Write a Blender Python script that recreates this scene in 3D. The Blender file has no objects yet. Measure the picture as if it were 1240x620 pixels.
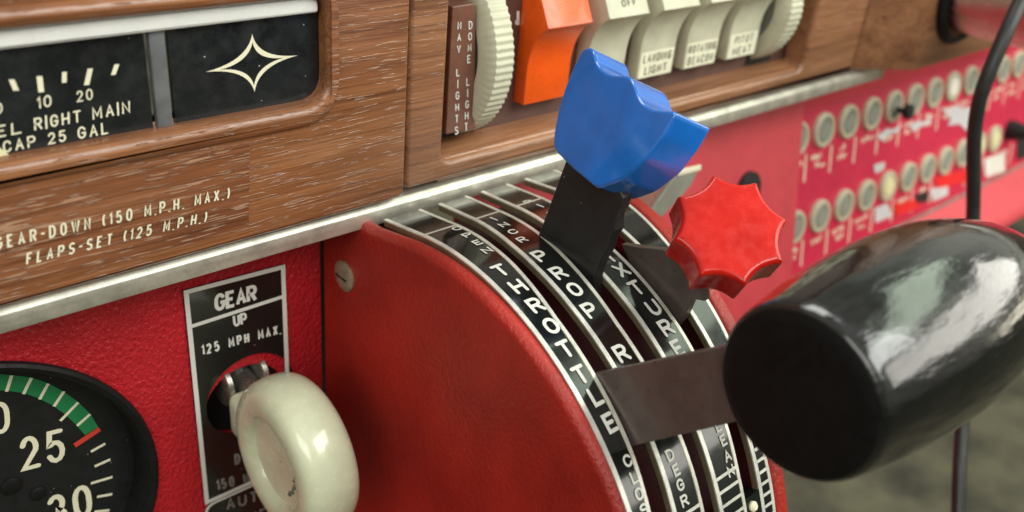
import bpy, bmesh, math, random
import numpy as np
from mathutils import Vector, Matrix
random.seed(7)
S = bpy.context.scene
COL = S.collection

# ------------------------------------------------------------------ camera (units: 1 = 1 cm)
PP = (620.0, 310.0); VX = (1360.0, -484.0); VZ = (-200.0, 2000.0)
FPX = math.sqrt(-(VX[0]*VZ[0] + VX[1]*VZ[1]))
AX = Vector((VX[0], -VX[1], -FPX)).normalized()
AZ = -Vector((VZ[0], -VZ[1], -FPX)).normalized()
AY = AZ.cross(AX)
M3 = Matrix((AX, AY, AZ))
CAM = Vector((0, -15.5, 0))

def ray(p):
    return M3 @ Vector(((p[0]-PP[0])/FPX, -(p[1]-PP[1])/FPX, -1.0))
def at(p, axis, val):
    r = ray(p); return CAM + r*((val-CAM[axis])/r[axis])
def atY(p, y): return at(p, 1, y)
def atX(p, x): return at(p, 0, x)
def atplane(p, P0, n):
    r = ray(p); return CAM + r*((P0-CAM).dot(n)/r.dot(n))
def atdepth(p, d): return CAM + ray(p)*d

cam_d = bpy.data.cameras.new('camera'); cam = bpy.data.objects.new('camera', cam_d); COL.objects.link(cam)
cam.matrix_world = Matrix.Translation(CAM) @ M3.to_4x4()
cam_d.sensor_width = 36; cam_d.lens = FPX/1240*36; cam_d.clip_start = .5; cam_d.clip_end = 2000
cam_d.dof.use_dof = True; cam_d.dof.focus_distance = 17.0; cam_d.dof.aperture_fstop = cam_d.lens/1000/(2*0.10)
S.camera = cam

# ------------------------------------------------------------------ materials
def new_mat(name):
    m = bpy.data.materials.new(name); m.use_nodes = True
    nt = m.node_tree; b = nt.nodes['Principled BSDF']
    return m, nt, b
def N(nt, t, **kw):
    n = nt.nodes.new(t)
    for k, v in kw.items():
        if k in n.inputs.keys(): n.inputs[k].default_value = v
        else: setattr(n, k, v)
    return n
def L(nt, a, b): nt.links.new(a, b)
def coords(nt, scale=(1,1,1), rot=(0,0,0)):
    tc = N(nt, 'ShaderNodeTexCoord'); mp = N(nt, 'ShaderNodeMapping')
    mp.inputs['Scale'].default_value = scale; mp.inputs['Rotation'].default_value = rot
    L(nt, tc.outputs['Object'], mp.inputs['Vector']); return mp.outputs['Vector']
def ramp(nt, fac, stops):
    r = N(nt, 'ShaderNodeValToRGB'); e = r.color_ramp.elements
    while len(e) < len(stops): e.new(.5)
    for i, (p, c) in enumerate(stops):
        e[i].position = p; e[i].color = (*c, 1) if len(c) == 3 else c
    L(nt, fac, r.inputs['Fac']); return r.outputs['Color']

def simple(name, col, rough=.4, metal=0, coat=0, var=.12, vscale=1.5, bump=0, bscale=20, spec=.5, rvar=.12, coat_rough=.08, bstretch=(1, 1, 1)):
    """plain material with a little real-world unevenness in colour, gloss and surface"""
    m, nt, b = new_mat(name)
    v = coords(nt)
    n = N(nt, 'ShaderNodeTexNoise', Scale=vscale, Detail=6.0, Roughness=.6); L(nt, v, n.inputs['Vector'])
    lo = tuple(c*(1-var) for c in col); hi = tuple(min(1, c*(1+var)) for c in col)
    L(nt, ramp(nt, n.outputs['Fac'], [(.3, lo), (.7, hi)]), b.inputs['Base Color'])
    n2 = N(nt, 'ShaderNodeTexNoise', Scale=vscale*4, Detail=5.0, Roughness=.65); L(nt, v, n2.inputs['Vector'])
    mr = N(nt, 'ShaderNodeMapRange'); L(nt, n2.outputs['Fac'], mr.inputs['Value'])
    mr.inputs['From Min'].default_value = .3; mr.inputs['From Max'].default_value = .7
    mr.inputs['To Min'].default_value = max(.02, rough-rvar); mr.inputs['To Max'].default_value = min(1, rough+rvar)
    L(nt, mr.outputs['Result'], b.inputs['Roughness'])
    b.inputs['Metallic'].default_value = metal; b.inputs['Coat Weight'].default_value = coat
    b.inputs['Coat Roughness'].default_value = coat_rough
    b.inputs['Specular IOR Level'].default_value = spec
    if bump:
        n3 = N(nt, 'ShaderNodeTexNoise', Scale=bscale, Detail=4.0); L(nt, coords(nt, bstretch), n3.inputs['Vector'])
        bp = N(nt, 'ShaderNodeBump', Strength=bump, Distance=.05); L(nt, n3.outputs['Fac'], bp.inputs['Height'])
        L(nt, bp.outputs['Normal'], b.inputs['Normal'])
    return m

def dusty(m, density=.045, scale=3.2):
    """scattered pale specks of dust lying on a dark plate"""
    nt = m.node_tree; bs = nt.nodes['Principled BSDF']; old = bs.inputs['Base Color'].links[0].from_socket
    v = coords(nt); vo = N(nt, 'ShaderNodeTexVoronoi', Scale=scale); L(nt, v, vo.inputs['Vector'])
    n = N(nt, 'ShaderNodeTexNoise', Scale=2.0); L(nt, v, n.inputs['Vector'])
    mu = N(nt, 'ShaderNodeMath', operation='MULTIPLY'); L(nt, n.outputs['Fac'], mu.inputs[0]); mu.inputs[1].default_value = density*2
    lt = N(nt, 'ShaderNodeMath', operation='LESS_THAN'); L(nt, vo.outputs['Distance'], lt.inputs[0]); L(nt, mu.outputs[0], lt.inputs[1])
    mx = N(nt, 'ShaderNodeMix', data_type='RGBA'); mx.inputs[7].default_value = (.5, .5, .48, 1); L(nt, lt.outputs[0], mx.inputs[0]); L(nt, old, mx.inputs[6])
    L(nt, mx.outputs[2], bs.inputs['Base Color'])
def wood(name, dark, mid, light, rot=0.0, pore=1.0, rough=.33, pale=.5, mask=(.4, .55), thr=.60):
    m, nt, b = new_mat(name)
    R = (0, math.radians(rot), 0)
    v1 = coords(nt, (.16, 1.6, 1.6), R); v2 = coords(nt, (.32, 13, 13), R); v3 = coords(nt, (1.7, 28, 28), R)
    n1 = N(nt, 'ShaderNodeTexNoise', Scale=1.0, Detail=8.0, Roughness=.62, Distortion=.6); L(nt, v1, n1.inputs['Vector'])
    n2 = N(nt, 'ShaderNodeTexNoise', Scale=1.0, Detail=6.0, Roughness=.7, Distortion=.3); L(nt, v2, n2.inputs['Vector'])
    n3 = N(nt, 'ShaderNodeTexNoise', Scale=1.0, Detail=2.0, Roughness=.5); L(nt, v3, n3.inputs['Vector'])
    c1 = ramp(nt, n1.outputs['Fac'], [(.3, dark), (.5, mid), (.72, light)])
    c2 = ramp(nt, n2.outputs['Fac'], [(.30, (.5, .46, .43)), (.5, (.95, .94, .93)), (.8, (1.15, 1.12, 1.1))])
    mx = N(nt, 'ShaderNodeMix', data_type='RGBA', blend_type='MULTIPLY'); mx.inputs[0].default_value = .85
    L(nt, c1, mx.inputs[6]); L(nt, c2, mx.inputs[7])
    n5 = N(nt, 'ShaderNodeTexNoise', Scale=1.0, Detail=4.0, Roughness=.6, Distortion=.25); L(nt, coords(nt, (.22, 21, 21), R), n5.inputs['Vector'])
    c5 = ramp(nt, n5.outputs['Fac'], [(.33, (.50, .44, .40)), (.47, (.92, .9, .88)), (.7, (1.12, 1.12, 1.12))])
    m5 = N(nt, 'ShaderNodeMix', data_type='RGBA', blend_type='MULTIPLY'); m5.inputs[0].default_value = .8; L(nt, mx.outputs[2], m5.inputs[6]); L(nt, c5, m5.inputs[7]); mx = m5
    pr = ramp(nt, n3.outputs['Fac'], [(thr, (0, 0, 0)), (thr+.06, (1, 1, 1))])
    mp = N(nt, 'ShaderNodeMix', data_type='RGBA'); mp.inputs[7].default_value = (.46, .27, .17, 1)  # pale pore tint paints in the specular glints of the embossed grain
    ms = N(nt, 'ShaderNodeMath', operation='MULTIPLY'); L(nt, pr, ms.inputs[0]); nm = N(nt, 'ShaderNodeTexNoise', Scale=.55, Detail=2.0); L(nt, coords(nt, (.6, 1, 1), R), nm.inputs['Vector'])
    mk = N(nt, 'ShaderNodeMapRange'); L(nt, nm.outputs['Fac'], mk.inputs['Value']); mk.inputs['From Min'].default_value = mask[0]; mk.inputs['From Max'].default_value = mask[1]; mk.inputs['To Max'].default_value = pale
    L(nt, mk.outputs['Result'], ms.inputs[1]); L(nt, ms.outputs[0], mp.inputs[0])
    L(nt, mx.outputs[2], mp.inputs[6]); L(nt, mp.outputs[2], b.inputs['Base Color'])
    bp = N(nt, 'ShaderNodeBump', Strength=.95*pore, Distance=.05); L(nt, pr, bp.inputs['Height'])
    n4 = N(nt, 'ShaderNodeTexNoise', Scale=9.0, Detail=3.0); L(nt, coords(nt, (.4, 2, 2), R), n4.inputs['Vector'])
    bp2 = N(nt, 'ShaderNodeBump', Strength=.12, Distance=.05); L(nt, n4.outputs['Fac'], bp2.inputs['Height'])
    L(nt, bp.outputs['Normal'], bp2.inputs['Normal'])
    L(nt, bp2.outputs['Normal'], b.inputs['Normal'])
    b.inputs['Roughness'].default_value = rough; b.inputs['Coat Weight'].default_value = .4; b.inputs['Coat Roughness'].default_value = .22
    L(nt, bp2.outputs['Normal'], b.inputs['Coat Normal'])
    return m

def leather(name, col, rough=.34, strength=.95, scale=7.5, lo=.82, hi=1.12):
    m, nt, b = new_mat(name)
    v = coords(nt, (1.25, 1, .8))
    n0 = N(nt, 'ShaderNodeTexNoise', Scale=.5, Detail=4.0); L(nt, v, n0.inputs['Vector'])
    L(nt, ramp(nt, n0.outputs['Fac'], [(.3, tuple(c*lo for c in col)), (.7, tuple(min(1, c*hi) for c in col))]), b.inputs['Base Color'])
    nd = N(nt, 'ShaderNodeTexNoise', Scale=scale*1.2, Detail=3.0); L(nt, v, nd.inputs['Vector'])
    vo = N(nt, 'ShaderNodeTexVoronoi', Scale=scale, feature='SMOOTH_F1'); 
    ad = N(nt, 'ShaderNodeVectorMath', operation='MULTIPLY_ADD'); L(nt, nd.outputs['Color'], ad.inputs[0]); ad.inputs[1].default_value = (.12, .12, .12); L(nt, v, ad.inputs[2])
    L(nt, ad.outputs[0], vo.inputs['Vector'])
    nf = N(nt, 'ShaderNodeTexNoise', Scale=scale*3, Detail=4.0); L(nt, v, nf.inputs['Vector'])
    mx = N(nt, 'ShaderNodeMath', operation='MULTIPLY_ADD'); L(nt, nf.outputs['Fac'], mx.inputs[0]); mx.inputs[1].default_value = .5; L(nt, vo.outputs['Distance'], mx.inputs[2])
    bp = N(nt, 'ShaderNodeBump', Strength=strength, Distance=.06, invert=True); L(nt, mx.outputs[0], bp.inputs['Height'])
    L(nt, bp.outputs['Normal'], b.inputs['Normal']); b.inputs['Roughness'].default_value = rough
    return m

def brushed(name, col, rough=.35, metal=1.0, sc=(.3, 30, 30)):
    m, nt, b = new_mat(name)
    v = coords(nt, sc); n = N(nt, 'ShaderNodeTexNoise', Scale=1.0, Detail=5.0, Roughness=.7); L(nt, v, n.inputs['Vector'])
    v2 = coords(nt); n2 = N(nt, 'ShaderNodeTexNoise', Scale=2.2, Detail=8.0, Roughness=.7); L(nt, v2, n2.inputs['Vector'])
    c = ramp(nt, n2.outputs['Fac'], [(.3, tuple(x*.62 for x in col)), (.62, col)])
    L(nt, c, b.inputs['Base Color']); b.inputs['Metallic'].default_value = metal
    mr = N(nt, 'ShaderNodeMapRange'); L(nt, n.outputs['Fac'], mr.inputs['Value']); mr.inputs['To Min'].default_value = rough-.12; mr.inputs['To Max'].default_value = rough+.18
    L(nt, mr.outputs['Result'], b.inputs['Roughness'])
    bp = N(nt, 'ShaderNodeBump', Strength=.12, Distance=.02); L(nt, n.outputs['Fac'], bp.inputs['Height']); L(nt, bp.outputs['Normal'], b.inputs['Normal'])
    return m

MAT = {
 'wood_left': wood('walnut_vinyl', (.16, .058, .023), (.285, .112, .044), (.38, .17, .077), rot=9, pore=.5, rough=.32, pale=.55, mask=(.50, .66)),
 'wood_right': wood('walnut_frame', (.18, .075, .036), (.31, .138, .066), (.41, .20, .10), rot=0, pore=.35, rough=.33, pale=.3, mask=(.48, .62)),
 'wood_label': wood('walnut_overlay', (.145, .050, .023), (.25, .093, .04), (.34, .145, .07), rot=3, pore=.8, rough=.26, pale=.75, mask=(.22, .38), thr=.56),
 'red_vinyl': leather('red_vinyl', (.50, .012, .021), strength=.8, scale=11.0),
 'red_panel': simple('red_panel_paint', (.56, .05, .065), rough=.5, bump=.15, bscale=9, var=.08),
 'red_placard': simple('red_placard', (.55, .018, .06), rough=.4, var=.08),
 'red_cover': leather('red_cover_plastic', (.39, .021, .013), rough=.33, strength=.36, scale=14.0, lo=.68, hi=1.18),
 'red_inside': simple('dark_red_inside', (.05, .004, .006), rough=.6),  # red interior paint with the shade of the slots put into its colour
 'red_gloss': simple('red_knob_plastic', (.50, .011, .006), rough=.24, coat=.08, spec=.35, var=.16, vscale=1.1, bump=.14, bscale=1.3, rvar=.12),
 'blue': simple('blue_knob_plastic', (.009, .135, .52), rough=.17, coat=.7, var=.14, vscale=1.6, rvar=.1, bump=.05, bscale=2.6),
 'black_paint': simple('black_gloss_paint', (.005, .005, .005), rough=.14, coat=.5, var=.3, bump=.75, bscale=2.0, bstretch=(.4, 1.3, 1.3), rvar=.05, coat_rough=.06),
 'black_cap': simple('black_cap', (.005, .0045, .0045), rough=.5, var=.2, bump=.08, bscale=6, spec=.18),
 'blade_black': simple('black_lever_steel', (.014, .013, .013), rough=.42, var=.25, bump=.12, bscale=7),
 'blade_brown': simple('bronze_lever_steel', (.12, .09, .08), rough=.36, metal=.35, var=.2, bump=.06, bscale=3),
 'label': simple('black_label_film', (.008, .010, .009), rough=.13, var=.2, coat=.3, rvar=.05, coat_rough=.05),
 'silver': brushed('bright_foil', (.84, .84, .76), rough=.34, metal=.4),
 'silver_txt': simple('pale_print', (.72, .72, .66), rough=.4, var=.06),
 'brass': brushed('bronze_edge', (.44, .37, .23), rough=.42, metal=.8),
 'alu': brushed('aged_aluminium', (.84, .82, .71), rough=.46, metal=.85),
 'cream': simple('cream_print', (.80, .76, .56), rough=.5, var=.06),
 'cream_ring': simple('ivory_plastic', (.64, .66, .47), rough=.22, coat=.55, var=.09, vscale=1.3, rvar=.1, bump=.06, bscale=2.2),
 'cream_sw': simple('cream_switch_plastic', (.53, .52, .385), rough=.42, var=.12),
 'cream_label': simple('pale_label', (.78, .76, .58), rough=.45, var=.06),
 'orange': simple('orange_plastic', (.85, .10, .006), rough=.32, var=.08, coat=.2),
 'black_dial': simple('matt_black_dial', (.012, .013, .013), rough=.5, var=.2, spec=.3),
 'black_bezel': simple('black_bezel', (.008, .008, .008), rough=.5, var=.2, spec=.25),
 'window_black': simple('black_gauge_plate', (.012, .014, .015), rough=.3, var=.35, vscale=.8, rvar=.18),
 'divider': simple('grey_divider', (.12, .125, .13), rough=.45, var=.3),
 'white_strip': simple('white_lens_strip', (.74, .74, .71), rough=.35, var=.05),
 'green': simple('green_arc', (.012, .20, .065), rough=.5, var=.08),
 'red_mark': simple('red_mark', (.62, .05, .03), rough=.5, var=.06),
 'brown_plate': simple('brown_switch_plate', (.105, .052, .042), rough=.4, var=.25),
 'tarnish': simple('tarnished_brass', (.40, .33, .23), rough=.42, metal=.6, var=.35, vscale=6, bump=.1, bscale=12),
 'placard_brown': simple('placard_brown', (.17, .07, .045), rough=.35, var=.2, coat=.3),
 'red_band': simple('bright_red_band', (.62, .022, .045), rough=.4, var=.06),
 'steel': simple('worn_steel', (.42, .40, .36), rough=.32, metal=.9, var=.3, vscale=5, bump=.1, bscale=12),
 'grey_btn': simple('grey_button', (.24, .24, .20), rough=.45, var=.15),
 'bezel_ring': simple('pale_breaker_ring', (.52, .50, .36), rough=.38, metal=.15, var=.1),
 'white_btn': simple('white_button', (.78, .76, .68), rough=.35, var=.06),
 'cream_btn': simple('cream_button', (.72, .64, .36), rough=.35, var=.06),
 'cable': simple('black_cable_rubber', (.02, .02, .019), rough=.42, var=.2, bump=.1, bscale=9),
 'chrome': simple('polished_shaft', (.55, .54, .50), rough=.32, metal=1, var=.05),
 'floor': simple('dark_olive_carpet', (.075, .068, .042), rough=.95, var=.95, vscale=.14, bump=.8, bscale=1.2),
 'tape': simple('torn_white_tape', (.55, .53, .54), rough=.6, var=.1),
 'red_tape': simple('red_tape', (.75, .02, .02), rough=.4, var=.06),
 'dark_void': simple('dark_inside', (.006, .005, .005), rough=.8),
 'grey_print': simple('worn_grey_print', (.22, .21, .19), rough=.5, var=.3),
 'dark_print': simple('dark_worn_print', (.13, .13, .09), rough=.6, var=.4),
 'yellow_needle': simple('pale_yellow_needle', (.72, .70, .42), rough=.45, var=.05),
 'red_reflect_tint': simple('red_reflect_tint', (.30, .14, .11), rough=.3, var=.1),  # tab side: reflection of the red panel put into the colour
}

dusty(MAT['window_black']); dusty(MAT['black_dial'], .035, 3.6); dusty(MAT['label'], .03, 4.0); dusty(MAT['blade_black'], .03, 3.0); pass
# ------------------------------------------------------------------ object helpers
def thing(name, label, cat, loc=(0, 0, 0), group=None, kind=None):
    o = bpy.data.objects.new(name, None); COL.objects.link(o); o.location = loc; o.empty_display_size = .3
    o['label'] = label; o['category'] = cat
    if group: o['group'] = group
    if kind: o['kind'] = kind
    return o
def tag(o, label, cat, group=None, kind=None):
    o['label'] = label; o['category'] = cat
    if group: o['group'] = group
    if kind: o['kind'] = kind
    return o
def finish(name, me, mat, parent=None, sharp=35, smooth=True):
    me.name = name
    o = bpy.data.objects.new(name, me); COL.objects.link(o)
    if mat: me.materials.append(MAT[mat] if isinstance(mat, str) else mat)
    if smooth:
        for p in me.polygons: p.use_smooth = True
        me.set_sharp_from_angle(angle=math.radians(sharp))
    if parent:
        o.parent = parent; o.matrix_parent_inverse = Matrix.Translation(-Vector(parent.location)) if parent.type == 'EMPTY' else parent_inv(parent)
    return o
def parent_inv(p):
    return Matrix.Identity(4)
class MB:
    def __init__(s): s.v = []; s.f = []
    def add(s, vs, fs):
        b = len(s.v); s.v += [tuple(v) for v in vs]; s.f += [[b+i for i in f] for f in fs]; return s
    def build(s, name, mat, parent=None, sharp=35, smooth=True, weld=False, recalc=True, bevel=0, segs=2):
        me = bpy.data.meshes.new(name); me.from_pydata(s.v, [], s.f)
        bm = bmesh.new(); bm.from_mesh(me)
        if weld: bmesh.ops.remove_doubles(bm, verts=bm.verts, dist=1e-4)
        if recalc: bmesh.ops.recalc_face_normals(bm, faces=bm.faces)
        if bevel:
            ed = [e for e in bm.edges if len(e.link_faces) == 2 and e.calc_face_angle(0) > .5]
            bmesh.ops.bevel(bm, geom=ed, offset=bevel, segments=segs, profile=.5, affect='EDGES', clamp_overlap=True)
        bm.to_mesh(me); bm.free()
        return finish(name, me, mat, parent, sharp, smooth)
    def box(s, lo, hi):
        x0, y0, z0 = lo; x1, y1, z1 = hi
        return s.add([(x0,y0,z0),(x1,y0,z0),(x1,y1,z0),(x0,y1,z0),(x0,y0,z1),(x1,y0,z1),(x1,y1,z1),(x0,y1,z1)],
                     [(0,3,2,1),(4,5,6,7),(0,1,5,4),(1,2,6,5),(2,3,7,6),(3,0,4,7)])
    def hexa(s, a, b):
        """two quads (lists of 4 points) joined into a solid"""
        return s.add(list(a)+list(b), [(0,1,2,3),(7,6,5,4),(0,4,5,1),(1,5,6,2),(2,6,7,3),(3,7,4,0)])
    def prism(s, pts, off):
        n = len(pts); off = Vector(off)
        return s.add(list(pts)+[Vector(p)+off for p in pts], [list(range(n)), list(range(2*n-1, n-1, -1))]+[(i, i+n, (i+1) % n+n, (i+1) % n) for i in range(n)])
    def lathe(s, prof, org, axis, n=64, a0=0, cap=True):
        """prof: list of (distance along axis, radius)"""
        ax = Vector(axis).normalized(); e1 = ax.orthogonal().normalized(); e2 = ax.cross(e1); org = Vector(org)
        vs = []; fs = []
        for (t, r) in prof:
            for k in range(n):
                a = 2*math.pi*k/n+a0; vs.append(org+ax*t+(e1*math.cos(a)+e2*math.sin(a))*r)
        for i in range(len(prof)-1):
            for k in range(n): fs.append((i*n+k, i*n+(k+1) % n, (i+1)*n+(k+1) % n, (i+1)*n+k))
        if cap:
            fs.append(list(range(n-1, -1, -1))); fs.append([(len(prof)-1)*n+k for k in range(n)])
        return s.add(vs, fs)
    def tube(s, pts, rad, n=16):
        pts = [Vector(p) for p in pts]; vs = []; fs = []; e1 = None
        for i, p in enumerate(pts):
            t = (pts[min(i+1, len(pts)-1)]-pts[max(i-1, 0)]).normalized()
            e1 = t.orthogonal().normalized() if e1 is None else (e1-t*e1.dot(t)).normalized()
            e2 = t.cross(e1); r = rad[i] if isinstance(rad, (list, tuple)) else rad
            for k in range(n):
                a = 2*math.pi*k/n; vs.append(p+(e1*math.cos(a)+e2*math.sin(a))*r)
        for i in range(len(pts)-1):
            for k in range(n): fs.append((i*n+k, i*n+(k+1) % n, (i+1)*n+(k+1) % n, (i+1)*n+k))
        fs.append(list(range(n-1, -1, -1))); fs.append([(len(pts)-1)*n+k for k in range(n)])
        return s.add(vs, fs)

def round_poly(pts, r, n=6):
    out = []; m = len(pts)
    for i in range(m):
        p = Vector(pts[i]); a = Vector(pts[i-1])-p; b = Vector(pts[(i+1) % m])-p
        rr = r[i] if isinstance(r, (list, tuple)) else r
        if rr <= 0: out.append(tuple(p)); continue
        d = min(rr, a.length*.48, b.length*.48)
        p0 = p+a.normalized()*d; p1 = p+b.normalized()*d
        for k in range(n+1):
            t = k/n; out.append(tuple(p0*(1-t)**2+p*2*t*(1-t)+p1*t*t))
    return out
def smooth_loop(pts, it=3):
    for _ in range(it):
        q = []
        for i in range(len(pts)):
            a = Vector(pts[i]); b = Vector(pts[(i+1) % len(pts)]); q += [tuple(a*.75+b*.25), tuple(a*.25+b*.75)]
        pts = q
    return pts

FY = lambda y: (Vector((0, y, 0)), Vector((1, 0, 0)), Vector((0, 0, 1)))      # seen from the front: coordinates (x, z)
FX = lambda x: (Vector((x, 0, 0)), Vector((0, -1, 0)), Vector((0, 0, 1)))     # seen from the left: coordinates (-y, z)
def plate(name, loops, frame, thick, bevel, mat, parent=None, res=2, sharp=35):
    """a bevelled slab with optional holes; its front lies in the frame plane"""
    O, U, W = frame; n = U.cross(W)
    cu = bpy.data.curves.new('c', 'CURVE'); cu.dimensions = '2D'; cu.fill_mode = 'BOTH'
    for lp in loops:
        sp = cu.splines.new('POLY'); sp.points.add(len(lp)-1)
        for i, p in enumerate(lp): sp.points[i].co = (p[0], p[1], 0, 1)
        sp.use_cyclic_u = True
    cu.extrude = max(.0005, thick/2-bevel); cu.bevel_depth = bevel; cu.bevel_resolution = res; cu.offset = -bevel
    ob = bpy.data.objects.new('c', cu); COL.objects.link(ob)
    dg = bpy.context.evaluated_depsgraph_get(); dg.update()
    me = bpy.data.meshes.new_from_object(ob.evaluated_get(dg)); bpy.data.objects.remove(ob); bpy.data.curves.remove(cu)
    mt = Matrix.Identity(4)
    for i in range(3): mt[i][0] = U[i]; mt[i][1] = W[i]; mt[i][2] = n[i]; mt[i][3] = O[i]-n[i]*thick/2
    me.transform(mt); me.materials.clear()
    bm = bmesh.new(); bm.from_mesh(me); bmesh.ops.remove_doubles(bm, verts=bm.verts, dist=1e-4); bmesh.ops.recalc_face_normals(bm, faces=bm.faces); bm.to_mesh(me); bm.free()
    o = finish(name, me, mat, parent, sharp)
    wn = o.modifiers.new('weighted', 'WEIGHTED_NORMAL'); wn.weight = 100; wn.keep_sharp = True
    return o
def to2(frame, P):
    O, U, W = frame; d = Vector(P)-O; return (d.dot(U), d.dot(W))
def px2(frame, pts):
    n = frame[1].cross(frame[2]); return [to2(frame, atplane(p, frame[0], n)) for p in pts]

# ------------------------------------------------------------------ stroke lettering
def arc(cx, cy, rx, ry, a0, a1, n=9):
    return [(cx+rx*math.cos(math.radians(a0+(a1-a0)*k/n)), cy+ry*math.sin(math.radians(a0+(a1-a0)*k/n))) for k in range(n+1)]
G = {
 'A': (1, [[(0,0),(.5,1),(1,0)], [(.19,.34),(.81,.34)]]),
 'B': (1, [[(0,.5),(.6,.5)]+arc(.62,.25,.38,.25,90,-90)+[(0,0),(0,1),(.6,1)]+arc(.6,.75,.34,.25,90,-90)]),
 'C': (1, [arc(.5,.62,.5,.38,20,180)+arc(.5,.38,.5,.38,180,340)]),
 'D': (1, [[(0,0),(0,1),(.4,1)]+arc(.4,.55,.6,.45,90,0,6)+arc(.4,.45,.6,.45,0,-90,6)+[(0,0)]]),
 'E': (.9, [[(1,1),(0,1),(0,0),(1,0)], [(0,.52),(.8,.52)]]),
 'F': (.9, [[(1,1),(0,1),(0,0)], [(0,.52),(.8,.52)]]),
 'G': (1, [arc(.5,.62,.5,.38,20,180)+arc(.5,.38,.5,.38,180,360)+[(1,.46),(.55,.46)]]),
 'H': (1, [[(0,0),(0,1)], [(1,0),(1,1)], [(0,.5),(1,.5)]]),
 'I': (.12, [[(.5,0),(.5,1)]]),
 'K': (1, [[(0,0),(0,1)], [(1,1),(0,.42)], [(.3,.6),(1,0)]]),
 'L': (.85, [[(0,1),(0,0),(1,0)]]),
 'M': (1.15, [[(0,0),(0,1),(.5,.25),(1,1),(1,0)]]),
 'N': (1, [[(0,0),(0,1),(1,0),(1,1)]]),
 'O': (1, [arc(.5,.62,.5,.38,0,180)+arc(.5,.38,.5,.38,180,360)+[(1,.62)]]),
 'P': (1, [[(0,0),(0,1),(.6,1)]+arc(.6,.73,.4,.27,90,-90)+[(0,.46)]]),
 'R': (1, [[(0,0),(0,1),(.6,1)]+arc(.6,.74,.38,.26,90,-90)+[(0,.48)], [(.5,.48),(1,0)]]),
 'S': (1, [arc(.5,.75,.47,.25,25,270)+arc(.5,.25,.5,.25,90,-155)]),
 'T': (1, [[(0,1),(1,1)], [(.5,1),(.5,0)]]),
 'U': (1, [[(0,1),(0,.36)]+arc(.5,.36,.5,.36,180,360)+[(1,1)]]),
 'V': (1, [[(0,1),(.5,0),(1,1)]]),
 'W': (1.3, [[(0,1),(.25,0),(.5,.9),(.75,0),(1,1)]]),
 'X': (1, [[(0,0),(1,1)], [(0,1),(1,0)]]),
 '0': (1, [arc(.5,.62,.5,.38,0,180)+arc(.5,.38,.5,.38,180,360)+[(1,.62)]]),
 '1': (.3, [[(0,.78),(.8,1),(.8,0)]]),
 '2': (1, [arc(.5,.7,.46,.3,165,-25)+[(0,0),(1,0)]]),
 '3': (1, [arc(.45,.75,.45,.25,150,-80)+arc(.45,.27,.52,.27,80,-155)]),
 '5': (1, [[(.92,1),(.15,1),(.06,.56)]+arc(.48,.32,.5,.32,130,-155)]),
 '(': (.42, [arc(1.1,.5,1.1,.62,125,235,8)]),
 ')': (.42, [arc(-.1,.5,1.1,.62,55,-55,8)]),
 '.': (.1, [[(.5,0),(.5,.09)]]),
 '-': (.5, [[(0,.5),(1,.5)]]),
}
def ribbon(mb, pts, w, f, lift, cap):
    pts = [Vector(p) for p in pts]
    q = [pts[0]]
    for p in pts[1:]:
        if (p-q[-1]).length > 1e-5: q.append(p)
    pts = q; n = len(pts)
    if n < 2: return
    closed = (pts[0]-pts[-1]).length < 1e-4
    Lh = []; Rh = []
    for i in range(n):
        a = (pts[i]-pts[i-1]).normalized() if i > 0 else None
        b = (pts[i+1]-pts[i]).normalized() if i < n-1 else None
        if closed and a is None: a = (pts[0]-pts[-2]).normalized()
        if closed and b is None: b = (pts[1]-pts[0]).normalized()
        a = a or b; b = b or a
        na = Vector((-a.y, a.x)); nb = Vector((-b.y, b.x)); nn = na+nb
        if nn.length < .25: nn = na.copy(); k = 1
        else: nn.normalize(); k = min(1.7, 1/max(.3, nn.dot(na)))
        e = Vector((0, 0))
        if not closed and cap == 'butt':
            e = -a*w/2*.0 if i == 0 else e
        Lh.append(pts[i]+nn*w/2*k+e); Rh.append(pts[i]-nn*w/2*k+e)
    vs = []; fs = []
    for l, r in zip(Lh, Rh): vs += [f(l.x, l.y, lift), f(r.x, r.y, lift)]
    for i in range(n-1): fs.append((2*i, 2*i+1, 2*i+3, 2*i+2))
    if cap == 'round' and not closed:
        for i, j in ((0, 1), (n-1, n-2)):
            d = (pts[i]-pts[j]).normalized(); a0 = math.atan2(d.y, d.x)
            ring = [pts[i]+Vector((math.cos(a0-math.pi/2+math.pi*k/6), math.sin(a0-math.pi/2+math.pi*k/6)))*w/2 for k in range(7)]
            b = len(vs); vs += [f(p.x, p.y, lift) for p in ring]; fs.append([b+k for k in range(7)])
    mb.add(vs, fs)
def text_layout(mb, txt, width, h, weight, f, cap='butt', cw=.55, gap=.26, space=.45):
    """lay txt out from 0 to width along u, 0 to h along v"""
    adv = []; tot = 0
    for c in txt:
        w = space if c == ' ' else G[c][0]*cw
        adv.append(w); tot += w
    tot += gap*(len(txt)-1); k = width/tot; u = 0; li = 0
    for c, w in zip(txt, adv):
        if c != ' ':
            ww = w*k; inset = weight*h/2 if ww > 2.2*weight*h and c not in 'I.' else 0
            for st in G[c][1]:
                pts = [(u+inset+p[0]*max(.001, ww-2*inset), weight*h/2+p[1]*(h-weight*h)) if c not in 'I.' else (u+p[0]*ww, p[1]*h) for p in st]
                ribbon(mb, pts, weight*h, f, li*.0006, cap); li += 1
        u += (w+gap)*k
def plane_map(P0, P1, P2, n, lift=.012):
    U = (P1-P0).normalized(); W = (P2-P0).normalized()
    return lambda u, v, l: P0+U*u+W*v+n*(lift+l)
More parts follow.
